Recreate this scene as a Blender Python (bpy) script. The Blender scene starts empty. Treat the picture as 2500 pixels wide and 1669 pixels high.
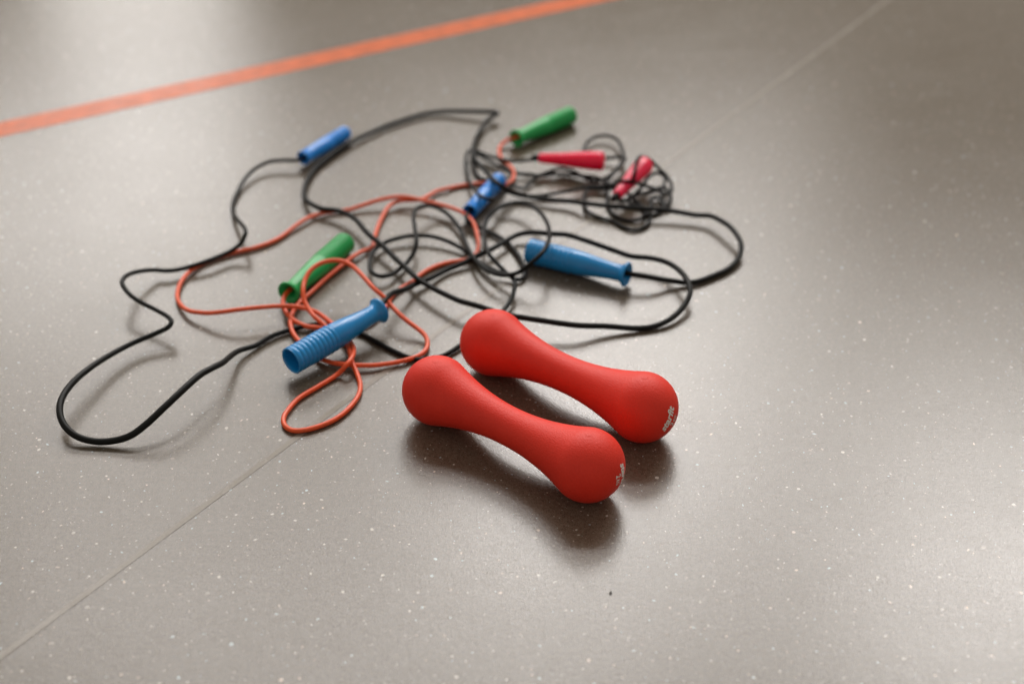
import bpy, bmesh, math
import numpy as np
from mathutils import Vector, Matrix
from math import radians as R

sc = bpy.context.scene
C = bpy.data.collections.new("gym_floor_still_life")
sc.collection.children.link(C)

# ------------------------------------------------------------------ camera
F, PITCH, CAM_H = 3472.2, R(32.77), 0.843          # 50 mm on a 36 mm sensor, held 0.84 m above the floor
cam = bpy.data.cameras.new("camera")
cam.lens, cam.sensor_width = 50.0, 36.0
cam.clip_start, cam.clip_end = 0.05, 100
cam.dof.use_dof = True
cam.dof.focus_distance = 1.355
cam.dof.aperture_fstop = 2.6
cam_o = bpy.data.objects.new("camera", cam)
cam_o.location = (0, 0, CAM_H)
cam_o.rotation_euler = (math.pi / 2 - PITCH, 0, 0)
C.objects.link(cam_o)
sc.camera = cam_o

# ------------------------------------------------------------------ world and lamps
world = bpy.data.worlds.new("World")
sc.world = world
world.use_nodes = True
bg = world.node_tree.nodes["Background"]
bg.inputs[0].default_value = (1.0, 0.91, 0.79, 1)
bg.inputs[1].default_value = 0.31

def window_lamp(name, loc, size, radiance, color=(1.0, 0.965, 0.93), target=(0.1, 1.3, 0)):
    """A tall hall window beyond the scene, as an area lamp facing the floor."""
    l = bpy.data.lights.new(name, 'AREA')
    l.shape = 'RECTANGLE'
    l.size, l.size_y = size
    l.energy = radiance * math.pi * size[0] * size[1]
    l.color = color
    o = bpy.data.objects.new(name, l)
    o.location = loc
    o.rotation_euler = (Vector(target) - Vector(loc)).to_track_quat('-Z', 'Y').to_euler()
    C.objects.link(o)
    return o

# x, z centre, size and radiance of each bright opening on the far side of the hall
for wx, wz, ww, wh, rad in (
        (-1.62, 1.35, 0.80, 1.20, 2.5),      # low far window on the left
        (-2.05, 2.50, 1.95, 1.00, 6.0),
        (0.30, 2.55, 2.20, 0.90, 4.6),       # lower row of panes behind the ropes
        (0.45, 3.70, 1.25, 1.05, 13.5),      # main pane behind the ropes
        (1.90, 3.60, 1.30, 0.90, 7.0),
        (-1.65, 4.60, 3.80, 0.80, 5.4),
        (3.05, 4.95, 1.80, 2.00, 14.5),      # bright upper window on the right
        (-0.90, 5.60, 5.20, 0.90, 10.0)):     # row of lights nearer the ceiling
    window_lamp("window_light", (wx, 6.0, wz), (ww, wh), rad, target=(wx, 0.0, wz))

sc.view_settings.view_transform = 'Standard'
sc.view_settings.look = 'None'
sc.view_settings.exposure = 0.24
sc.view_settings.gamma = 1.0
sc.cycles.use_denoising = True
sc.cycles.max_bounces = 8

# ------------------------------------------------------------------ helpers
def at(px, py, z=0.0):
    """Where a sight line through the photograph meets height z (metres)."""
    u, v = px - 1250.0, py - 834.5
    d = np.array([u, F * math.cos(PITCH) - v * math.sin(PITCH), -F * math.sin(PITCH) - v * math.cos(PITCH)])
    t = (z - CAM_H) / d[2]
    return np.array([0, 0, CAM_H]) + t * d

def link(name, verts, faces, mat, parent=None, smooth=True):
    me = bpy.data.meshes.new(name)
    me.from_pydata([tuple(map(float, v)) for v in verts], [], [tuple(f) for f in faces])
    me.update()
    if smooth:
        me.polygons.foreach_set("use_smooth", [True] * len(me.polygons))
    if mat: me.materials.append(mat)
    o = bpy.data.objects.new(name, me)
    C.objects.link(o)
    if parent: o.parent = parent
    return o

def thing(name, label, cat, loc=(0, 0, 0), group=None):
    o = bpy.data.objects.new(name, None)
    o.empty_display_size = 0.03
    o.location = loc
    C.objects.link(o)
    o["label"], o["category"] = label, cat
    if group: o["group"] = group
    return o

def lathe(profile, n=48):
    """Spin (x, r) pairs about the x axis; r == 0 closes to a point."""
    V, Fs, rings = [], [], []
    for x, r in profile:
        if r <= 1e-9:
            rings.append([len(V)]); V.append((x, 0, 0))
        else:
            rings.append(list(range(len(V), len(V) + n)))
            for k in range(n):
                a = 2 * math.pi * k / n
                V.append((x, r * math.cos(a), r * math.sin(a)))
    for A, B in zip(rings[:-1], rings[1:]):
        for k in range(n):
            k2 = (k + 1) % n
            if len(A) == 1 and len(B) == 1: continue
            if len(A) == 1: Fs.append((A[0], B[k2], B[k]))
            elif len(B) == 1: Fs.append((A[k], A[k2], B[0]))
            else: Fs.append((A[k], A[k2], B[k2], B[k]))
    return V, [f[::-1] for f in Fs]

def axis_matrix(a, b):
    """Frame at a with +x towards b and +z as upright as it can be."""
    x = Vector(b) - Vector(a); x.normalize()
    y = Vector((0, 0, 1)).cross(x); y.normalize()
    z = x.cross(y)
    m = Matrix((x, y, z)).transposed().to_4x4()
    m.translation = Vector(a)
    return m

def spline(P, step):
    """Centripetal Catmull-Rom through rows of P (xyz + radius), evenly resampled."""
    P = np.asarray(P, float)
    Q = np.vstack([2 * P[0] - P[1], P, 2 * P[-1] - P[-2]])
    out = []
    for i in range(1, len(Q) - 2):
        p0, p1, p2, p3 = Q[i - 1:i + 3]
        t = [0.0]
        for a, b in ((p0, p1), (p1, p2), (p2, p3)):
            t.append(t[-1] + max(np.linalg.norm(a[:3] - b[:3]), 1e-5) ** 0.5)
        t0, t1, t2, t3 = t
        for s in np.linspace(t1, t2, 14, endpoint=False):
            A1 = (t1 - s) / (t1 - t0) * p0 + (s - t0) / (t1 - t0) * p1
            A2 = (t2 - s) / (t2 - t1) * p1 + (s - t1) / (t2 - t1) * p2
            A3 = (t3 - s) / (t3 - t2) * p2 + (s - t2) / (t3 - t2) * p3
            B1 = (t2 - s) / (t2 - t0) * A1 + (s - t0) / (t2 - t0) * A2
            B2 = (t3 - s) / (t3 - t1) * A2 + (s - t1) / (t3 - t1) * A3
            out.append((t2 - s) / (t2 - t1) * B1 + (s - t1) / (t2 - t1) * B2)
    out.append(P[-1])
    out = np.array(out)
    L = np.concatenate([[0], np.cumsum(np.linalg.norm(np.diff(out[:, :3], axis=0), axis=1))])
    n = max(8, int(L[-1] / step))
    S = np.linspace(0, L[-1], n)
    out = np.stack([np.interp(S, L, out[:, k]) for k in range(out.shape[1])], 1)
    for _ in range(3):                                   # relax tracing jitter as a rubber cord would
        out[1:-1] = 0.25 * out[:-2] + 0.5 * out[1:-1] + 0.25 * out[2:]
    out[:, 2] = np.maximum(out[:, 2], out[:, 3] + 0.0003)  # never below the floor
    return out

def tube(P, n=12):
    P = np.asarray(P)
    T = np.gradient(P[:, :3], axis=0)
    T /= np.linalg.norm(T, axis=1)[:, None]
    N = np.cross(T[0], [0, 0, 1.0])
    if np.linalg.norm(N) < 1e-3: N = np.cross(T[0], [1.0, 0, 0])
    N /= np.linalg.norm(N)
    V, Fs = [], []
    for i in range(len(P)):
        N = N - T[i] * N.dot(T[i]); N /= np.linalg.norm(N)
        B = np.cross(T[i], N)
        for k in range(n):
            a = 2 * math.pi * k / n
            V.append(P[i, :3] + P[i, 3] * (N * math.cos(a) + B * math.sin(a)))
    for i in range(len(P) - 1):
        for k in range(n):
            k2 = (k + 1) % n
            Fs.append((i * n + k, i * n + k2, (i + 1) * n + k2, (i + 1) * n + k))
    Fs.append(tuple(range(n))[::-1])
    Fs.append(tuple(range((len(P) - 1) * n, len(P) * n)))
    return V, Fs

# ------------------------------------------------------------------ materials
class NT:
    def __init__(self, name):
        self.m = bpy.data.materials.new(name); self.m.use_nodes = True
        self.t = self.m.node_tree
        self.b = self.t.nodes["Principled BSDF"]
    def n(self, typ, **kw):
        nd = self.t.nodes.new(typ)
        for k, v in kw.items(): setattr(nd, k, v)
        return nd
    def l(self, a, b): self.t.links.new(a, b)
    def math(self, op, a, b=None, clamp=False):
        nd = self.n("ShaderNodeMath", operation=op); nd.use_clamp = clamp
        for i, v in enumerate((a, b)):
            if v is None: continue
            if isinstance(v, (int, float)): nd.inputs[i].default_value = v
            else: self.l(v, nd.inputs[i])
        return nd.outputs[0]
    def maprange(self, v, a, b, c=0.0, d=1.0):
        nd = self.n("ShaderNodeMapRange")
        nd.inputs[1].default_value, nd.inputs[2].default_value = a, b
        nd.inputs[3].default_value, nd.inputs[4].default_value = c, d
        self.l(v, nd.inputs[0]); return nd.outputs[0]
    def mix(self, f, a, b):
        nd = self.n("ShaderNodeMix", data_type='RGBA')
        if isinstance(f, (int, float)): nd.inputs[0].default_value = f
        else: self.l(f, nd.inputs[0])
        for i, v in ((6, a), (7, b)):
            if isinstance(v, tuple): nd.inputs[i].default_value = v + (1,)
            else: self.l(v, nd.inputs[i])
        return nd.outputs[2]
    def noise(self, scale, detail=2.0, rough=0.5, vec=None):
        nd = self.n("ShaderNodeTexNoise")
        nd.inputs["Scale"].default_value = scale
        nd.inputs["Detail"].default_value = detail
        nd.inputs["Roughness"].default_value = rough
        if vec is not None: self.l(vec, nd.inputs["Vector"])
        return nd
    def bump(self, h, dist, strength=1.0):
        nd = self.n("ShaderNodeBump")
        nd.inputs["Strength"].default_value = strength
        nd.inputs["Distance"].default_value = dist
        self.l(h, nd.inputs["Height"]); self.l(nd.outputs[0], self.b.inputs["Normal"])

def floor_material():
    s = NT("speckled_linoleum")
    co = s.n("ShaderNodeTexCoord").outputs["Object"]
    fine = s.noise(900, 3, 0.6, co).outputs[0]
    mid = s.noise(260, 3, 0.6, co).outputs[0]
    big = s.noise(3.0, 3, 0.55, co).outputs[0]
    col = s.mix(s.maprange(fine, 0.34, 0.66), (0.046, 0.036, 0.026), (0.170, 0.135, 0.099))
    col = s.mix(s.maprange(mid, 0.38, 0.68, 0.0, 0.55), col, (0.205, 0.168, 0.127))
    warp = s.noise(420, 1, 0.5, co)
    def flecks(scale, r0, r1, share, seed, tint):
        nonlocal col
        off = s.n("ShaderNodeVectorMath", operation='ADD'); s.l(co, off.inputs[0]); off.inputs[1].default_value = (seed, seed * 1.7, 0)
        vor = s.n("ShaderNodeTexVoronoi", voronoi_dimensions='2D')
        vor.inputs["Scale"].default_value = scale
        s.l(off.outputs[0], vor.inputs["Vector"])
        sub = s.n("ShaderNodeVectorMath", operation='SUBTRACT'); s.l(off.outputs[0], sub.inputs[0]); s.l(vor.outputs["Position"], sub.inputs[1])
        sep = s.n("ShaderNodeSeparateColor"); s.l(vor.outputs["Color"], sep.inputs[0])
        rot = s.n("ShaderNodeVectorRotate", rotation_type='Z_AXIS')
        s.l(sub.outputs[0], rot.inputs["Vector"]); s.l(s.math('MULTIPLY', sep.outputs[0], 6.283), rot.inputs["Angle"])
        xyz = s.n("ShaderNodeSeparateXYZ"); s.l(rot.outputs[0], xyz.inputs[0])
        squash = s.math('ADD', s.math('MULTIPLY', sep.outputs[1], 1.7), 1.0)
        ax = s.math('ABSOLUTE', xyz.outputs[0])
        ay = s.math('MULTIPLY', s.math('ABSOLUTE', xyz.outputs[1]), squash)
        d = s.math('MAXIMUM', s.math('ADD', ax, s.math('MULTIPLY', ay, 0.55)), s.math('ADD', ay, s.math('MULTIPLY', ax, 0.3)))
        d = s.math('ADD', d, s.math('MULTIPLY', s.math('SUBTRACT', warp.outputs[0], 0.5), 0.0012))
        r = s.math('ADD', s.math('MULTIPLY', s.math('POWER', sep.outputs[2], 2.0), r1 - r0), r0)
        inside = s.maprange(s.math('SUBTRACT', r, d), -0.0001, 0.0002)
        wn = s.n("ShaderNodeTexWhiteNoise", noise_dimensions='2D'); s.l(vor.outputs["Position"], wn.inputs["Vector"])
        keep = s.math('LESS_THAN', wn.outputs["Value"], share)
        m = s.math('MULTIPLY', inside, keep)
        wsep = s.n("ShaderNodeSeparateColor"); s.l(wn.outputs["Color"], wsep.inputs[0])
        c1 = s.mix(s.math('GREATER_THAN', wsep.outputs[1], 0.72), tint[0], tint[1])
        c2 = s.mix(s.math('GREATER_THAN', wsep.outputs[2], 0.78), c1, tint[2])
        m = s.math('MULTIPLY', m, s.maprange(wsep.outputs[1], 0.0, 1.0, 0.25, 1.0))
        col = s.mix(m, col, c2)
    tint = ((0.72, 0.67, 0.60), (0.44, 0.52, 0.54), (0.70, 0.56, 0.46))
    flecks(200, 0.00025, 0.0007, 0.55, 3.1, ((0.42, 0.38, 0.33), (0.34, 0.36, 0.36), (0.40, 0.33, 0.27)))
    flecks(95, 0.00045, 0.0014, 0.65, 7.7, tint)
    flecks(50, 0.0007, 0.0023, 0.80, 1.3, tint)
    s.l(col, s.b.inputs["Base Color"])
    scuff = s.noise(9, 4, 0.6, co).outputs[0]
    ro = s.math('ADD', s.maprange(scuff, 0.3, 0.7, -0.02, 0.02), s.maprange(big, 0.3, 0.7, 0.176, 0.202))
    for ang, sc, cut in ((0.6, (3.0, 46.0, 1.0), 0.69), (-1.0, (2.2, 38.0, 1.0), 0.70)):   # faint shoe scuffs
        mp = s.n("ShaderNodeMapping"); mp.inputs["Rotation"].default_value = (0, 0, ang); mp.inputs["Scale"].default_value = sc
        bend = s.n("ShaderNodeVectorMath", operation='ADD')
        sway = s.n("ShaderNodeVectorMath", operation='SCALE'); sway.inputs["Scale"].default_value = 0.25
        s.l(s.noise(2.2, 1, 0.5, co).outputs["Color"], sway.inputs[0])
        s.l(co, bend.inputs[0]); s.l(sway.outputs[0], bend.inputs[1]); s.l(bend.outputs[0], mp.inputs[0])
        streak = s.noise(1.0, 3, 0.6, mp.outputs[0]).outputs[0]
        ro = s.math('ADD', ro, s.maprange(streak, cut - 0.06, cut + 0.05, 0.0, 0.07))
    s.l(ro, s.b.inputs["Roughness"])
    s.l(s.maprange(s.noise(620, 3, 0.7, co).outputs[0], 0.30, 0.70, 0.16, 0.86), s.b.inputs["Specular IOR Level"])
    s.b.inputs["IOR"].default_value = 1.60
    s.bump(s.math('ADD', s.noise(1100, 2, 0.6, co).outputs[0], s.math('MULTIPLY', s.noise(300, 2, 0.5, co).outputs[0], 0.8)), 0.00013, 1.0)
    return s.m

def plain(name, col, rough, ior=1.5, noise=None, bump=None, spread=0.12, coat=0.0):
    s = NT(name)
    co = s.n("ShaderNodeTexCoord").outputs["Object"]
    k = s.noise(noise or 60, 3, 0.6, co).outputs[0]
    lo = tuple(c * (1 - spread) for c in col); hi = tuple(min(1, c * (1 + spread)) for c in col)
    s.l(s.mix(s.maprange(k, 0.3, 0.7), lo, hi), s.b.inputs["Base Color"])
    w = s.noise(35, 3, 0.6, co).outputs[0]
    s.l(s.maprange(w, 0.3, 0.7, rough - 0.05, rough + 0.05), s.b.inputs["Roughness"])
    s.b.inputs["IOR"].default_value = ior
    if coat: s.b.inputs["Coat Weight"].default_value = coat
    if bump: s.bump(s.noise(bump[0], 3, 0.6, co).outputs[0], bump[1])
    return s.m

def soft(m, level):
    m.node_tree.nodes["Principled BSDF"].inputs["Specular IOR Level"].default_value = level
    return m

def dumbbell_material():
    s = NT("red_vinyl_coating")
    co = s.n("ShaderNodeTexCoord").outputs["Object"]
    xyz = s.n("ShaderNodeSeparateXYZ"); s.l(co, xyz.inputs[0])
    tone = s.noise(28, 3, 0.6, co).outputs[0]
    grain = s.noise(680, 3, 0.6, co).outputs[0]
    col = s.mix(s.maprange(tone, 0.3, 0.7), (0.82, 0.029, 0.013), (0.90, 0.038, 0.017))
    st = s.n("ShaderNodeMapping"); st.inputs["Scale"].default_value = (14, 160, 160); s.l(co, st.inputs[0])
    rub = s.noise(1.0, 4, 0.7, st.outputs[0]).outputs[0]
    rubm = s.maprange(rub, 0.66, 0.80, 0.0, 0.22)
    s.l(s.mix(rubm, col, (0.80, 0.13, 0.10)), s.b.inputs["Base Color"])
    s.l(s.math('ADD', s.maprange(tone, 0.3, 0.7, 0.46, 0.53), s.math('MULTIPLY', rubm, -0.3)), s.b.inputs["Roughness"])
    s.b.inputs["Specular IOR Level"].default_value = 0.36
    wob = s.math('MULTIPLY', s.math('SUBTRACT', s.noise(40, 2, 0.5, co).outputs[0], 0.5), 0.0016)
    line = s.maprange(s.math('ABSOLUTE', s.math('ADD', xyz.outputs[1], wob)), 0.0002, 0.0014, 1.0, 0.0)
    h = s.math('ADD', s.math('MULTIPLY', grain, 0.00048), s.math('MULTIPLY', s.math('MULTIPLY', line, s.maprange(s.math('ABSOLUTE', xyz.outputs[0]), 0.030, 0.075, 1.0, 0.0)), 0.00012))
    s.bump(h, 1.0)
    return s.m

def translucent(m, weight, scale):
    b = m.node_tree.nodes["Principled BSDF"]
    b.inputs["Subsurface Weight"].default_value = weight
    b.inputs["Subsurface Radius"].default_value = (1.0, 0.45, 0.45)
    b.inputs["Subsurface Scale"].default_value = scale
    return m

M = dict(
    floor=floor_material(),
    line=soft(plain("orange_floor_paint", (0.60, 0.112, 0.016), 0.33, noise=45, spread=0.22, bump=(900, 0.00008)), 0.22),
    weld=soft(plain("weld_rod_vinyl", (0.245, 0.214, 0.177), 0.25, noise=300), 0.42),
    gap=plain("dirt_in_joint", (0.10, 0.085, 0.07), 0.30),
    red=dumbbell_material(),
    white=plain("white_print", (0.93, 0.90, 0.86), 0.45, spread=0.04),
    teal=plain("mid_blue_plastic", (0.012, 0.27, 0.66), 0.20, spread=0.08),
    royal=plain("royal_blue_plastic", (0.008, 0.25, 0.80), 0.28, spread=0.08),
    green=plain("green_plastic", (0.014, 0.42, 0.10), 0.34, spread=0.08),
    pink=translucent(soft(plain("hot_pink_plastic", (1.0, 0.014, 0.09), 0.30, spread=0.04), 0.45), 1.0, 0.02),
    black=soft(plain("black_rubber_cord", (0.0085, 0.0086, 0.0082), 0.42, noise=200, bump=(500, 0.0001)), 0.13),
    orange=plain("orange_rubber_cord", (0.86, 0.105, 0.024), 0.42, noise=200, bump=(500, 0.00008)),
    crumb=plain("dark_crumb", (0.03, 0.025, 0.02), 0.8),
)

# ------------------------------------------------------------------ floor
def sheet(name, quad, z, mat, parent=None):
    o = link(name, [(x, y, z) for x, y in quad], [(0, 1, 2, 3)], mat, parent, smooth=False)
    return o

floor = sheet("floor", [(-8, -6), (8, -6), (8, 10), (-8, 10)], 0.0, M["floor"])
floor["kind"] = "structure"

def strip(name, a, b, w, off, z, mat, parent, ext=3.0):
    """Long flat band through floor points a and b, w wide, centre shifted off to the left."""
    a, b = np.array(a[:2]), np.array(b[:2])
    d = (b - a) / np.linalg.norm(b - a); n = np.array([-d[1], d[0]])
    p, q = a - d * ext + n * off, b + d * ext + n * off
    return sheet(name, [p - n * w / 2, q - n * w / 2, q + n * w / 2, p + n * w / 2], z, mat, parent)

strip("court_line", at(0, 317), at(1500, -16), 0.0495, 0, 0.0004, M["line"], floor)
sa, sb = at(15, 1600.7), at(2140, 25)
strip("seam_weld", sa, sb, 0.0064, 0.0034, 0.00025, M["weld"], floor)
strip("seam_gap", sa, sb, 0.00016, 0.0, 0.00045, M["gap"], floor)

# ------------------------------------------------------------------ dumbbells
BALL, NECK, SPAN = 0.0352, 0.0189, 0.188

def bone_profile():
    h = SPAN / 2
    ra = (h * h + NECK * NECK - BALL * BALL) / (2 * (BALL - NECK))   # waist arc tangent to both balls
    over = math.asin(h / (ra + BALL))
    pts = [(-h - BALL * math.cos(a), BALL * math.sin(a)) for a in (k * (math.pi / 2 + over) / 30 for k in range(31))]
    for k in range(1, 30):
        a = over * (1 - k / 30)
        pts.append((-ra * math.sin(a), NECK + ra * (1 - math.cos(a))))
    return pts + [(0, NECK)] + [(-x, r) for x, r in reversed(pts)]

def lettering(name, text, box, parent, roll, shear=0.0, weight=0.0):
    """Flat print wrapped onto the ball end, filling box = (a0, a1, b0, b1) along and up, roll = reading direction."""
    size = 0.01
    cu = bpy.data.curves.new(name, 'FONT')
    cu.body, cu.size, cu.shear, cu.offset = text, size, shear, weight
    cu.resolution_u = 3
    tmp = bpy.data.objects.new(name, cu)
    C.objects.link(tmp)
    bpy.context.view_layer.update()
    me = bpy.data.meshes.new_from_object(tmp.evaluated_get(bpy.context.evaluated_depsgraph_get()))
    bpy.data.objects.remove(tmp)
    me.name = name
    bm = bmesh.new(); bm.from_mesh(me)
    xs = [v.co.x for v in bm.verts]; ys = [v.co.y for v in bm.verts]
    for v in bm.verts:
        v.co.x = box[0] + (v.co.x - min(xs)) / (max(xs) - min(xs)) * (box[1] - box[0])
        v.co.y = box[2] + (v.co.y - min(ys)) / (max(ys) - min(ys)) * (box[3] - box[2])
    bmesh.ops.triangulate(bm, faces=bm.faces)
    bmesh.ops.subdivide_edges(bm, edges=[e for e in bm.edges if e.calc_length() > 0.0015], cuts=2)
    c, s_ = math.cos(roll), math.sin(roll)
    for v in bm.verts:
        a, b = v.co.x, v.co.y
        # reading direction e1, letter-up e2 in the plane facing +x
        y = a * c - b * s_; z = a * s_ + b * c
        d = Vector((BALL, y, z)).normalized()
        v.co = Vector((SPAN / 2, 0, 0)) + d * (BALL + 0.00025)
    bm.to_mesh(me); bm.free()
    me.materials.append(M["white"])
    o = bpy.data.objects.new(name, me)
    C.objects.link(o)
    o.parent = parent
    return o

def dumbbell(pa, pb, label, roll, drop=0.0):
    a, b = at(*pa, BALL), at(*pb, BALL)
    mid, d = (a + b) / 2, (b - a) / np.linalg.norm(b - a)
    t = thing("dumbbell", label, "dumbbell", group="red dumbbells lying side by side")
    m = axis_matrix(mid, mid + d)
    t.matrix_world = m
    V, Fs = lathe(bone_profile(), 72)
    link("body", V, Fs, M["red"], t)
    for e in (-1, 1):                            # small moulding mark on top of each ball end
        V, Fs = lathe([(0.00050, 0), (0.00048, 0.0012), (0.00040, 0.0024), (0.00020, 0.0036), (-0.0003, 0.0046)], 20)
        V = [(e * SPAN / 2 + y, z, BALL - 0.0003 + x) for x, y, z in V]
        link("mould_mark", V, Fs, M["red"], t)
    lettering("brand_lettering", "starfit", (-0.0142, 0.0142, 0.0058 - drop, 0.0158 - drop), t, roll, 0.35, 0.00035)
    lettering("weight_digit", "2", (-0.0062, -0.0024, -0.0030 - drop, 0.0044 - drop), t, roll, 0.15, 0.00025)
    lettering("weight_unit", "KG", (-0.0011, 0.0052, -0.0028 - drop, 0.0022 - drop), t, roll, 0.15, 0.00025)
    return t

dumbbell((1063.7, 951), (1438.7, 1136.5), "red bone-shaped dumbbell nearest the camera, its end print reading downward", R(-90))
dumbbell((1207, 837), (1566, 992), "red bone-shaped dumbbell lying behind the nearer one, touching the thick black rope", R(56), 0.0025)

# ------------------------------------------------------------------ rope handles
def arc(cx, cr, rad, a0, a1, n):
    return [(cx + rad * math.cos(a0 + (a1 - a0) * i / n), cr + rad * math.sin(a0 + (a1 - a0) * i / n)) for i in range(n + 1)]

def ribbed_handle(parent, tip, rim, mat, L, r_tip, r_neck, r_flange, ribs, open_tip=True):
    """Tip (ribbed grip end) to rim (flared end where the cord enters)."""
    tip, rim = np.array(tip), np.array(rim)
    d = (rim - tip) / np.linalg.norm(rim - tip)
    mid = (tip + rim) / 2
    m = axis_matrix(mid - d * L / 2, mid + d * L / 2)
    def place(name, prof, par, n=40):
        V, Fs = lathe(prof, n)
        o = link(name, V, Fs, mat, par)
        return o
    gl = 0.45 * L
    # smooth shaft: from the grip to the neck, with its bore
    prof = []
    for i in range(13):
        t = i / 12
        prof.append((gl + (L - 0.012 - gl) * t, r_tip * 0.955 + (r_neck - r_tip * 0.955) * (t * t * (3 - 2 * t))))
    h = place("handle", prof, parent)
    h.parent = parent
    h.matrix_world = m
    # ribbed grip
    prof = []
    wall = 0.0028
    if open_tip:
        prof += [(gl * 0.98, r_tip * 0.45), (gl * 0.9, r_tip - wall - 0.001), (0.004, r_tip - wall), (0.0006, r_tip - wall + 0.0005), (0.0, r_tip - wall + 0.0010)]
        prof += [(0.0, r_tip - 0.0008), (0.0006, r_tip - 0.0001)]
    else:
        prof += [(0.0, 0.0)] + [(0.0 + 0.004 * (1 - math.cos(a)), (r_tip - 0.004) + 0.004 * math.sin(a)) for a in [k * math.pi / 12 for k in range(0, 7)]]
    x0 = prof[-1][0] + 0.0008
    pitch = (gl - x0) / ribs
    for k in range(ribs):
        for j, dr in ((0.0, -0.0010), (0.18, -0.0003), (0.36, 0.0), (0.64, 0.0), (0.82, -0.0003)):
            prof.append((x0 + (k + j) * pitch, r_tip + dr))
    prof.append((gl, r_tip - 0.0010)); prof.append((gl + 0.0005, r_tip * 0.94))
    g = place("ribbed_grip", prof, h)
    # flared rim with a recessed mouth
    e = L
    prof = [(e - 0.0125, r_neck)]
    for i in range(1, 9):
        t = i / 8
        prof.append((e - 0.0125 + 0.0095 * t, r_neck + (r_flange - r_neck) * t ** 2.4))
    prof += [(e - 0.0022, r_flange), (e - 0.0010, r_flange - 0.0002), (e - 0.0003, r_flange - 0.0009),
             (e - 0.0006, r_flange - 0.0022), (e - 0.0045, r_flange * 0.55), (e - 0.0075, r_flange * 0.36), (e - 0.03, r_flange * 0.33), (e - 0.03, 0.0)]
    place("flange", prof, h)
    return h

def barrel_handle(parent, tip, mouth, mat, L, r):
    tip, mouth = np.array(tip), np.array(mouth)
    d = (mouth - tip) / np.linalg.norm(mouth - tip)
    mid = (tip + mouth) / 2
    m = axis_matrix(mid - d * L / 2, mid + d * L / 2)
    prof = [(0, 0), (0, r * 0.70), (0.0006, r * 0.86), (0.002, r * 0.95), (0.0045, r)]
    k = 7
    for i in range(k):                                   # shallow moulded bands round the grip
        x = L * (0.10 + 0.045 * i)
        prof += [(x, r), (x + 0.0008, r - 0.0006), (x + 0.0016, r - 0.0006), (x + 0.0024, r)]
    prof += [(L * 0.5, r), (L * 0.8, r * 0.93), (L - 0.004, r * 0.90), (L - 0.003, r * 0.96), (L - 0.0008, r * 0.96), (L, r * 0.90)]
    V, Fs = lathe(prof, 40)
    h = link("handle", V, Fs, mat, parent); h.matrix_world = m
    V, Fs = lathe([(L - 0.0002, r * 0.90), (L - 0.0004, r * 0.80), (L - 0.003, r * 0.62), (L - 0.012, r * 0.5), (L - 0.012, 0)], 40)
    link("mouth", V, Fs, mat, h)
    return h

def cone_handle(parent, wide, narrow, mat, L, r_w, r_n):
    wide, narrow = np.array(wide), np.array(narrow)
    d = (narrow - wide) / np.linalg.norm(narrow - wide)
    mid = (wide + narrow) / 2
    m = axis_matrix(mid - d * L / 2, mid + d * L / 2)
    prof = [(0, 0), (0, r_w * 0.72), (0.0008, r_w * 0.88), (0.003, r_w * 0.97), (0.007, r_w)]
    for i in range(1, 11):
        t = i / 10
        s = t * t * (3 - 2 * t)
        prof.append((0.007 + (L - 0.009) * t, r_w + (r_n - r_w) * (0.35 * t + 0.65 * s)))
    prof += [(L - 0.0005, r_n * 0.92), (L, r_n * 0.7)]
    V, Fs = lathe(prof, 40)
    h = link("handle", V, Fs, mat, parent); h.matrix_world = m
    V, Fs = lathe([(L - 0.001, r_n * 0.70), (L + 0.007, r_n * 0.62), (L + 0.010, r_n * 0.5), (L + 0.010, 0)], 24)
    link("cord_collar", V, Fs, M["black"], h)
    return h

CROP = {1: (100, 600, 3.136), 2: (500, 500, 3.136), 3: (400, 300, 3.136), 4: (700, 250, 3.136),
        5: (900, 400, 3.136), 6: (1100, 250, 4.48), 7: (1350, 300, 4.48), 8: (1350, 450, 3.136)}

def cord(parent, mat, runs, r, step=0.0022):
    """runs: (survey sheet, [(x, y, height mm[, radius mm])]) in order along the cord."""
    P = []
    for k, pts in runs:
        x0, y0, s = CROP[k]
        for p in pts:
            z = p[2] / 1000.0
            q = at(x0 + p[0] / s, y0 + p[1] / s, z)
            P.append([*q, (p[3] / 1000.0) if len(p) > 3 else r])
    V, Fs = tube(spline(P, step))
    return link("cord", V, Fs, mat, parent)

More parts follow.
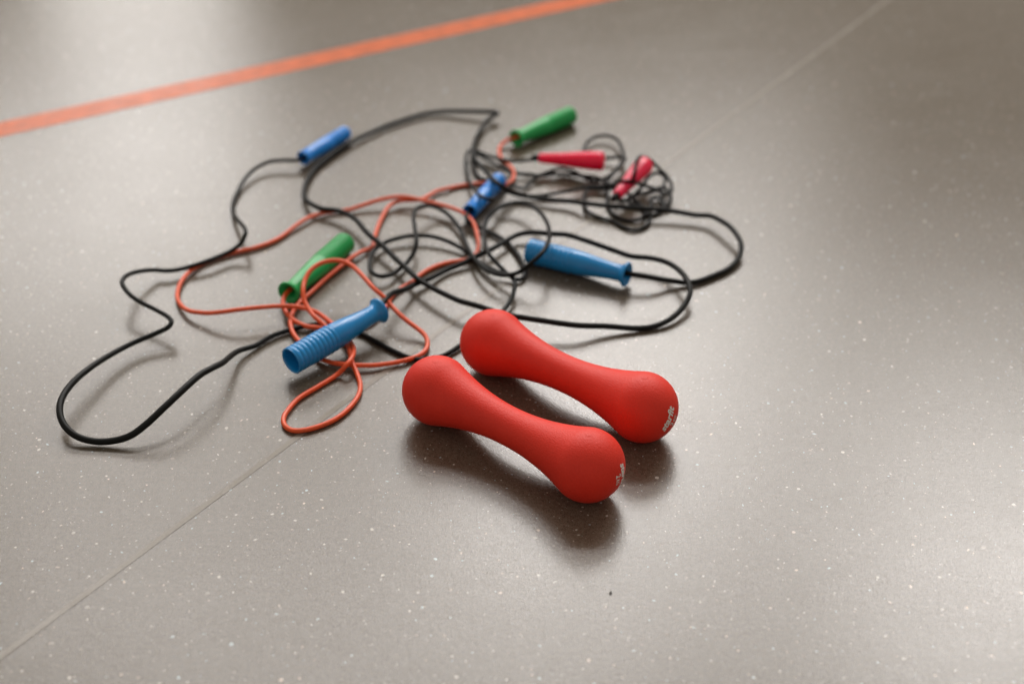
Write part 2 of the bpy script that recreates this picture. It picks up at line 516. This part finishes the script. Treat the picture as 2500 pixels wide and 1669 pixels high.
# ---- thick black rope with mid blue flared handles
t = thing("jump_rope", "thick black skipping rope with two mid blue flared handles, its big loops behind the dumbbells", "jump rope", group="tangled skipping ropes")
ribbed_handle(t, at(713.6, 879.5, .021), at(925.7, 758, .026), M["teal"], 0.128, 0.0150, 0.0098, 0.0146, 10)
ribbed_handle(t, at(1290.6, 612, .0155), at(1535, 671.6, .0165), M["teal"], 0.128, 0.0150, 0.0098, 0.0146, 10)
cord(t, M["black"], [
    (5, [(40, 1135, 26), (90, 1085, 25), (130, 1040, 24), (180, 990, 20), (280, 958, 14), (370, 915, 8), (450, 885, 7), (600, 810, 5), (720, 760, 6), (790, 722, 8), (860, 690, 10), (950, 648, 10), (1050, 590, 9), (1150, 540, 9), (1250, 525, 12)]),
    (8, [(0, 380, 20), (100, 385, 20), (250, 430, 19), (450, 500, 16), (600, 550, 14), (750, 565, 14), (880, 600, 16), (980, 670, 18), (1035, 750, 18), (1050, 830, 15), (1010, 920, 10), (900, 1030, 6), (780, 1085, 4), (650, 1102, 4), (400, 1085, 9), (200, 1080, 14)]),
    (5, [(1411, 1212, 17), (1300, 1195, 18), (1200, 1180, 18), (1080, 1160, 18), (950, 1125, 18), (830, 1085, 17), (700, 1050, 17), (580, 995, 16), (480, 945, 15), (370, 875, 14), (290, 800, 13), (200, 720, 12), (100, 620, 13), (0, 540, 14)]),
    (4, [(520, 890, 14), (430, 840, 13), (350, 822, 11), (280, 818, 10), (200, 785, 10), (140, 735, 8), (135, 660, 6), (160, 590, 5), (215, 510, 5), (350, 395, 6), (480, 310, 6), (600, 250, 6), (750, 185, 5), (850, 150, 5), (1050, 90, 5), (1200, 70, 6), (1400, 70, 9)]),
    (6, [(430, 103, 11), (500, 105, 12), (520, 118, 12), (470, 150, 11), (400, 200, 9), (330, 300, 7), (280, 400, 8), (255, 490, 14), (245, 560, 15), (270, 630, 13), (330, 700, 11), (400, 770, 14), (470, 850, 26), (540, 905, 27), (620, 960, 18), (700, 1000, 10), (900, 1035, 8), (1100, 1065, 8), (1300, 1080, 9), (1450, 1100, 12)]),
    (7, [(520, 900, 14), (700, 918, 14), (900, 930, 14), (1200, 950, 12), (1400, 980, 11)]),
    (8, [(1097, 236, 10), (1200, 240, 12), (1280, 275, 14), (1350, 320, 15), (1410, 390, 14), (1440, 460, 12), (1435, 530, 8), (1390, 605, 5), (1320, 660, 4), (1250, 690, 4), (1150, 730, 4), (1080, 748, 4), (1000, 752, 4.5), (950, 745, 6), (850, 730, 10), (750, 712, 14), (610, 688, 16.5), (560, 680, 16.5), (520, 672, 16.5)]),
], 0.0033)

# ---- thin black rope with royal blue barrel handles
t = thing("jump_rope", "black skipping rope with two royal blue barrel handles, looping out to the far left", "jump rope", group="tangled skipping ropes")
barrel_handle(t, at(844.8, 324, .0125), at(739.6, 386, .0125), M["royal"], 0.098, 0.0104)
barrel_handle(t, at(1222, 435, .0125), at(1144, 519.6, .0125), M["royal"], 0.100, 0.0104)
cord(t, M["black"], [
    (3, [(1130, 240, 12.5), (1080, 270, 12.5), (1020, 287, 12), (900, 287, 12), (800, 300, 11), (700, 350, 9), (620, 430, 7), (565, 530, 4), (530, 620, 4), (530, 690, 6), (570, 750, 14), (615, 800, 22), (625, 850, 24), (600, 910, 18), (540, 965, 12), (450, 1010, 10), (350, 1050, 10), (250, 1085, 9), (100, 1125, 8), (0, 1132, 9)]),
    (1, [(900, 185, 9), (800, 188, 14), (700, 208, 20), (640, 240, 26), (620, 280, 27), (650, 340, 25), (700, 390, 23), (780, 440, 21), (880, 490, 20, 2.5), (960, 535, 20, 2.6), (1000, 575, 19, 2.7), (985, 615, 17, 2.8), (900, 660, 14, 2.9), (700, 745, 12, 3.0), (520, 840, 14, 3.1), (380, 930, 17, 3.3), (260, 1030, 19, 3.4), (180, 1130, 19, 3.5), (145, 1220, 18, 3.5), (150, 1310, 15, 3.5), (200, 1400, 11, 3.5), (290, 1465, 7, 3.5), (420, 1497, 5, 3.5), (550, 1492, 6, 3.5), (680, 1455, 10, 3.5), (800, 1370, 16, 3.5), (950, 1230, 24, 3.5), (1100, 1090, 28, 3.5), (1220, 985, 28, 3.5), (1300, 940, 26, 3.4), (1390, 895, 20, 3.3), (1450, 845, 14, 3.2), (1520, 800, 8, 3.1)]),
    (2, [(390, 1075, 4, 3.0), (500, 1010, 4, 2.9), (640, 960, 4, 2.8), (760, 930, 5, 2.7), (880, 915, 5, 2.6), (1000, 930, 3), (1100, 960, 3), (1200, 985, 3), (1300, 1040, 3), (1420, 1105, 3), (1540, 1160, 3)]),
    (5, [(285, 1473, 3), (390, 1500, 3), (500, 1490, 3), (590, 1460, 3.5), (700, 1390, 4), (800, 1320, 5), (900, 1240, 6), (980, 1180, 7), (1040, 1110, 6), (1090, 1040, 8), (1115, 960, 12), (1118, 900, 14), (1085, 858, 14), (1000, 830, 12), (870, 770, 8), (790, 705, 4), (700, 640, 6), (600, 590, 8), (480, 555, 9), (350, 548, 9), (220, 570, 8), (110, 610, 7), (30, 680, 8), (8, 760, 9), (22, 825, 9), (80, 860, 9), (150, 855, 8), (230, 810, 6), (290, 760, 6), (345, 680, 12), (365, 610, 18), (355, 500, 22), (345, 400, 22), (372, 340, 20), (430, 320, 18), (500, 325, 14), (580, 365, 10), (650, 430, 8), (710, 520, 7), (750, 620, 9), (785, 690, 10), (850, 770, 14), (950, 835, 17), (1050, 852, 19), (1150, 830, 20), (1230, 770, 30), (1320, 690, 38), (1370, 610, 38), (1385, 530, 34), (1365, 450, 28), (1310, 370, 22), (1230, 315, 18), (1130, 300, 14), (1030, 320, 12), (940, 380, 12), (890, 470, 14), (885, 580, 17), (920, 690, 18), (1000, 780, 12), (1085, 860, 6), (1135, 888, 4), (1180, 875, 4), (1192, 800, 5), (1150, 705, 5), (1080, 620, 4), (1000, 560, 4), (900, 510, 4), (830, 480, 6), (770, 450, 10), (745, 415, 12), (765, 375, 12.5), (790, 345, 12.5)]),
], 0.0027)

# ---- orange rope with green handles
t = thing("jump_rope", "orange skipping rope with two green flared handles, winding under the near blue handle", "jump rope", group="tangled skipping ropes")
ribbed_handle(t, at(846, 590, .0132), at(701, 717, .0140), M["green"], 0.134, 0.0134, 0.0098, 0.0136, 14, open_tip=False)
ribbed_handle(t, at(1394, 281, .0130), at(1260, 338, .0132), M["green"], 0.116, 0.0128, 0.0096, 0.0126, 14, open_tip=False)
cord(t, M["orange"], [
    (6, [(800, 350, 14), (750, 370, 13.5), (700, 385, 12), (620, 415, 8), (555, 470, 5), (530, 540, 4), (555, 610, 4), (620, 670, 5), (675, 730, 6), (695, 790, 6), (675, 850, 5), (620, 895, 4), (500, 900, 3), (380, 885, 3), (200, 900, 3), (0, 935, 3)]),
    (4, [(1254, 654, 4), (1150, 680, 4), (1080, 720, 5), (1030, 742, 7), (960, 750, 7), (890, 750, 7), (830, 765, 7), (780, 800, 6), (735, 870, 5), (700, 950, 4), (680, 1010, 4), (665, 1060, 4), (650, 1110, 4), (580, 1140, 5), (500, 1185, 6), (430, 1240, 6)]),
    (2, [(930, 560, 5), (800, 680, 5), (730, 740, 6), (680, 810, 6), (655, 890, 6), (670, 970, 5), (710, 1030, 4), (800, 1110, 4), (860, 1165, 4), (920, 1190, 4), (1000, 1212, 5), (1100, 1222, 6), (1200, 1228, 6), (1300, 1227, 5), (1450, 1208, 4), (1560, 1185, 4)]),
    (5, [(250, 1512, 4), (380, 1470, 4), (440, 1420, 4), (452, 1365, 5), (430, 1310, 7), (380, 1265, 9), (300, 1205, 13), (220, 1135, 17), (160, 1070, 20)]),
    (2, [(1370, 705, 26), (1300, 645, 32), (1200, 535, 36), (1120, 460, 38), (1060, 432, 38), (980, 425, 37), (890, 445, 36), (810, 500, 33), (765, 580, 28), (752, 660, 24), (762, 730, 18), (800, 805, 13), (850, 865, 11), (905, 910, 8), (980, 980, 5), (1050, 1030, 5), (1090, 1070, 6), (1110, 1130, 9), (1130, 1210, 7), (1165, 1290, 4), (1190, 1370, 3), (1180, 1450, 3), (1110, 1550, 3), (1004, 1637, 3), (878, 1693, 3), (753, 1725, 3), (665, 1725, 3), (611, 1687, 3), (602, 1631, 3), (643, 1562, 3), (720, 1480, 3), (850, 1400, 3), (950, 1340, 3), (1030, 1285, 5), (1080, 1230, 13), (1125, 1170, 14), (1140, 1110, 10), (1115, 1050, 6), (1050, 990, 4), (1000, 930, 6), (950, 890, 7), (900, 850, 8), (850, 818, 10), (750, 787, 14), (650, 775, 16), (560, 775, 17), (420, 785, 18), (250, 803, 18), (80, 825, 14), (0, 828, 11)]),
    (3, [(314, 1455, 11), (200, 1440, 8), (140, 1405, 6), (105, 1350, 5), (105, 1290, 4), (130, 1220, 4), (190, 1145, 4), (270, 1090, 3), (400, 1035, 3), (550, 990, 3), (700, 955, 3), (850, 900, 3), (930, 850, 3), (1000, 795, 4), (1100, 730, 5), (1200, 695, 4), (1300, 680, 3.5), (1420, 665, 4)]),
    (4, [(560, 795, 6), (680, 755, 9), (800, 728, 12), (880, 722, 13), (960, 732, 13), (1060, 755, 12), (1200, 790, 12), (1320, 830, 12), (1400, 885, 11), (1440, 945, 9), (1460, 1020, 7), (1470, 1090, 5), (1455, 1150, 3.5)]),
    (5, [(800, 712, 3), (740, 738, 3), (650, 748, 3), (560, 768, 3), (480, 798, 3), (400, 845, 3), (340, 895, 3), (270, 940, 3), (200, 990, 3), (165, 1030, 3)]),
    (2, [(1385, 780, 3), (1310, 870, 3), (1180, 940, 3), (1080, 955, 3), (1000, 955, 4), (920, 945, 5), (850, 938, 5), (780, 930, 6), (700, 895, 7), (640, 845, 8), (610, 800, 9), (597, 750, 11), (608, 700, 13), (635, 665, 13.5), (680, 625, 13.5)]),
], 0.0026)

# ---- thin black rope with pink handles, folded into a bundle
t = thing("jump_rope", "thin black skipping rope with two hot pink tapered handles, folded into a messy bundle", "jump rope", group="tangled skipping ropes")
cone_handle(t, at(1474, 394, .024), at(1316, 386, .019), M["pink"], 0.088, 0.0128, 0.0068)
cone_handle(t, at(1574, 402, .030), at(1507, 476, .022), M["pink"], 0.086, 0.0128, 0.0068)
cord(t, M["black"], [
    (6, [(1040, 615, 19), (985, 615, 19), (930, 625, 17), (860, 632, 14), (740, 640, 10), (620, 635, 9), (500, 610, 9), (380, 570, 9), (280, 535, 10), (215, 520, 10), (180, 560, 9), (165, 640, 8), (175, 740, 8), (205, 860, 9), (265, 960, 14), (340, 1030, 26), (430, 1062, 29), (520, 1030, 20), (600, 985, 12), (680, 985, 8), (780, 1015, 5), (900, 1025, 5), (1050, 1010, 6), (1200, 985, 7), (1330, 960, 8)]),
    (7, [(330, 711, 8), (420, 690, 8), (520, 690, 9), (650, 670, 14), (760, 640, 33), (860, 645, 30), (950, 665, 20), (1050, 700, 13), (1150, 735, 10), (1240, 780, 9), (1285, 770, 10), (1300, 720, 12), (1285, 650, 14), (1240, 575, 16), (1150, 490, 19), (1060, 405, 28), (985, 372, 34), (930, 395, 44), (905, 460, 46), (895, 540, 44), (880, 620, 36), (830, 690, 20), (740, 720, 10), (620, 720, 8), (480, 720, 7), (380, 730, 6), (345, 800, 5), (340, 880, 5), (370, 960, 4), (450, 1010, 3), (560, 1050, 3), (660, 1075, 3), (760, 1135, 3), (880, 1168, 3), (990, 1145, 3), (1055, 1080, 4), (1060, 1010, 5), (1020, 950, 5), (950, 890, 5), (880, 830, 8), (800, 760, 10), (700, 720, 13), (560, 640, 12), (450, 590, 9), (300, 580, 8), (150, 560, 8), (0, 560, 8)]),
    (6, [(1000, 800, 7), (850, 785, 6), (720, 780, 6), (600, 740, 6), (480, 670, 7), (370, 610, 8), (280, 560, 12), (240, 545, 13), (235, 600, 9), (255, 690, 5), (270, 760, 4), (320, 830, 3), (420, 855, 3), (540, 870, 3), (680, 900, 4), (780, 940, 4), (880, 870, 5), (960, 805, 8), (1080, 760, 10), (1200, 720, 8)]),
    (7, [(200, 520, 7), (350, 600, 6), (470, 640, 6), (600, 590, 10), (720, 490, 12), (770, 390, 12), (750, 270, 11), (700, 185, 10), (600, 140, 9), (480, 150, 8), (390, 200, 8), (345, 280, 8), (355, 335, 7), (450, 395, 6), (620, 385, 8), (720, 370, 11), (790, 380, 12), (740, 460, 10), (650, 560, 8), (580, 690, 6), (600, 800, 4), (590, 880, 3), (640, 980, 3), (740, 1050, 3), (860, 1068, 3), (960, 1050, 4), (1010, 1000, 4), (1080, 900, 5), (1060, 850, 6), (1130, 810, 6), (1200, 855, 6), (1215, 920, 5), (1150, 985, 3), (1060, 1005, 3), (930, 900, 4), (840, 880, 5), (830, 840, 6), (900, 790, 7), (1000, 770, 8), (1100, 750, 10), (1200, 700, 12), (1275, 760, 10), (1285, 850, 8), (1240, 930, 5), (1190, 880, 6), (1190, 760, 10), (1225, 640, 13), (1210, 580, 13), (1150, 545, 13), (1060, 580, 12), (960, 720, 10), (870, 800, 9), (790, 850, 12), (730, 840, 17), (700, 795, 21), (720, 760, 22)]),
], 0.0024)

# ------------------------------------------------------------------ crumb of dirt on the floor
def crumb(px, py):
    p = at(px, py, 0)
    bm = bmesh.new()
    for (dx, dy, dz, r) in ((0, 0.0006, 0.0007, 0.0010), (0.0002, -0.0009, 0.0006, 0.0008), (0.0005, -0.0001, 0.0005, 0.0007)):
        res = bmesh.ops.create_icosphere(bm, subdivisions=2, radius=r)
        for v in res["verts"]:
            n = v.co.normalized()
            v.co *= 1 + 0.25 * math.sin(n.x * 5 + n.y * 7 + n.z * 3)
            v.co.z *= 0.7
            v.co += Vector((p[0] + dx, p[1] + dy, dz))
    me = bpy.data.meshes.new("crumb"); bm.to_mesh(me); bm.free()
    me.materials.append(M["crumb"])
    o = bpy.data.objects.new("crumb", me); C.objects.link(o)
    o["label"], o["category"] = "tiny dark crumb alone on the bare floor in front of the dumbbells", "crumb"
crumb(1490.5, 1448)
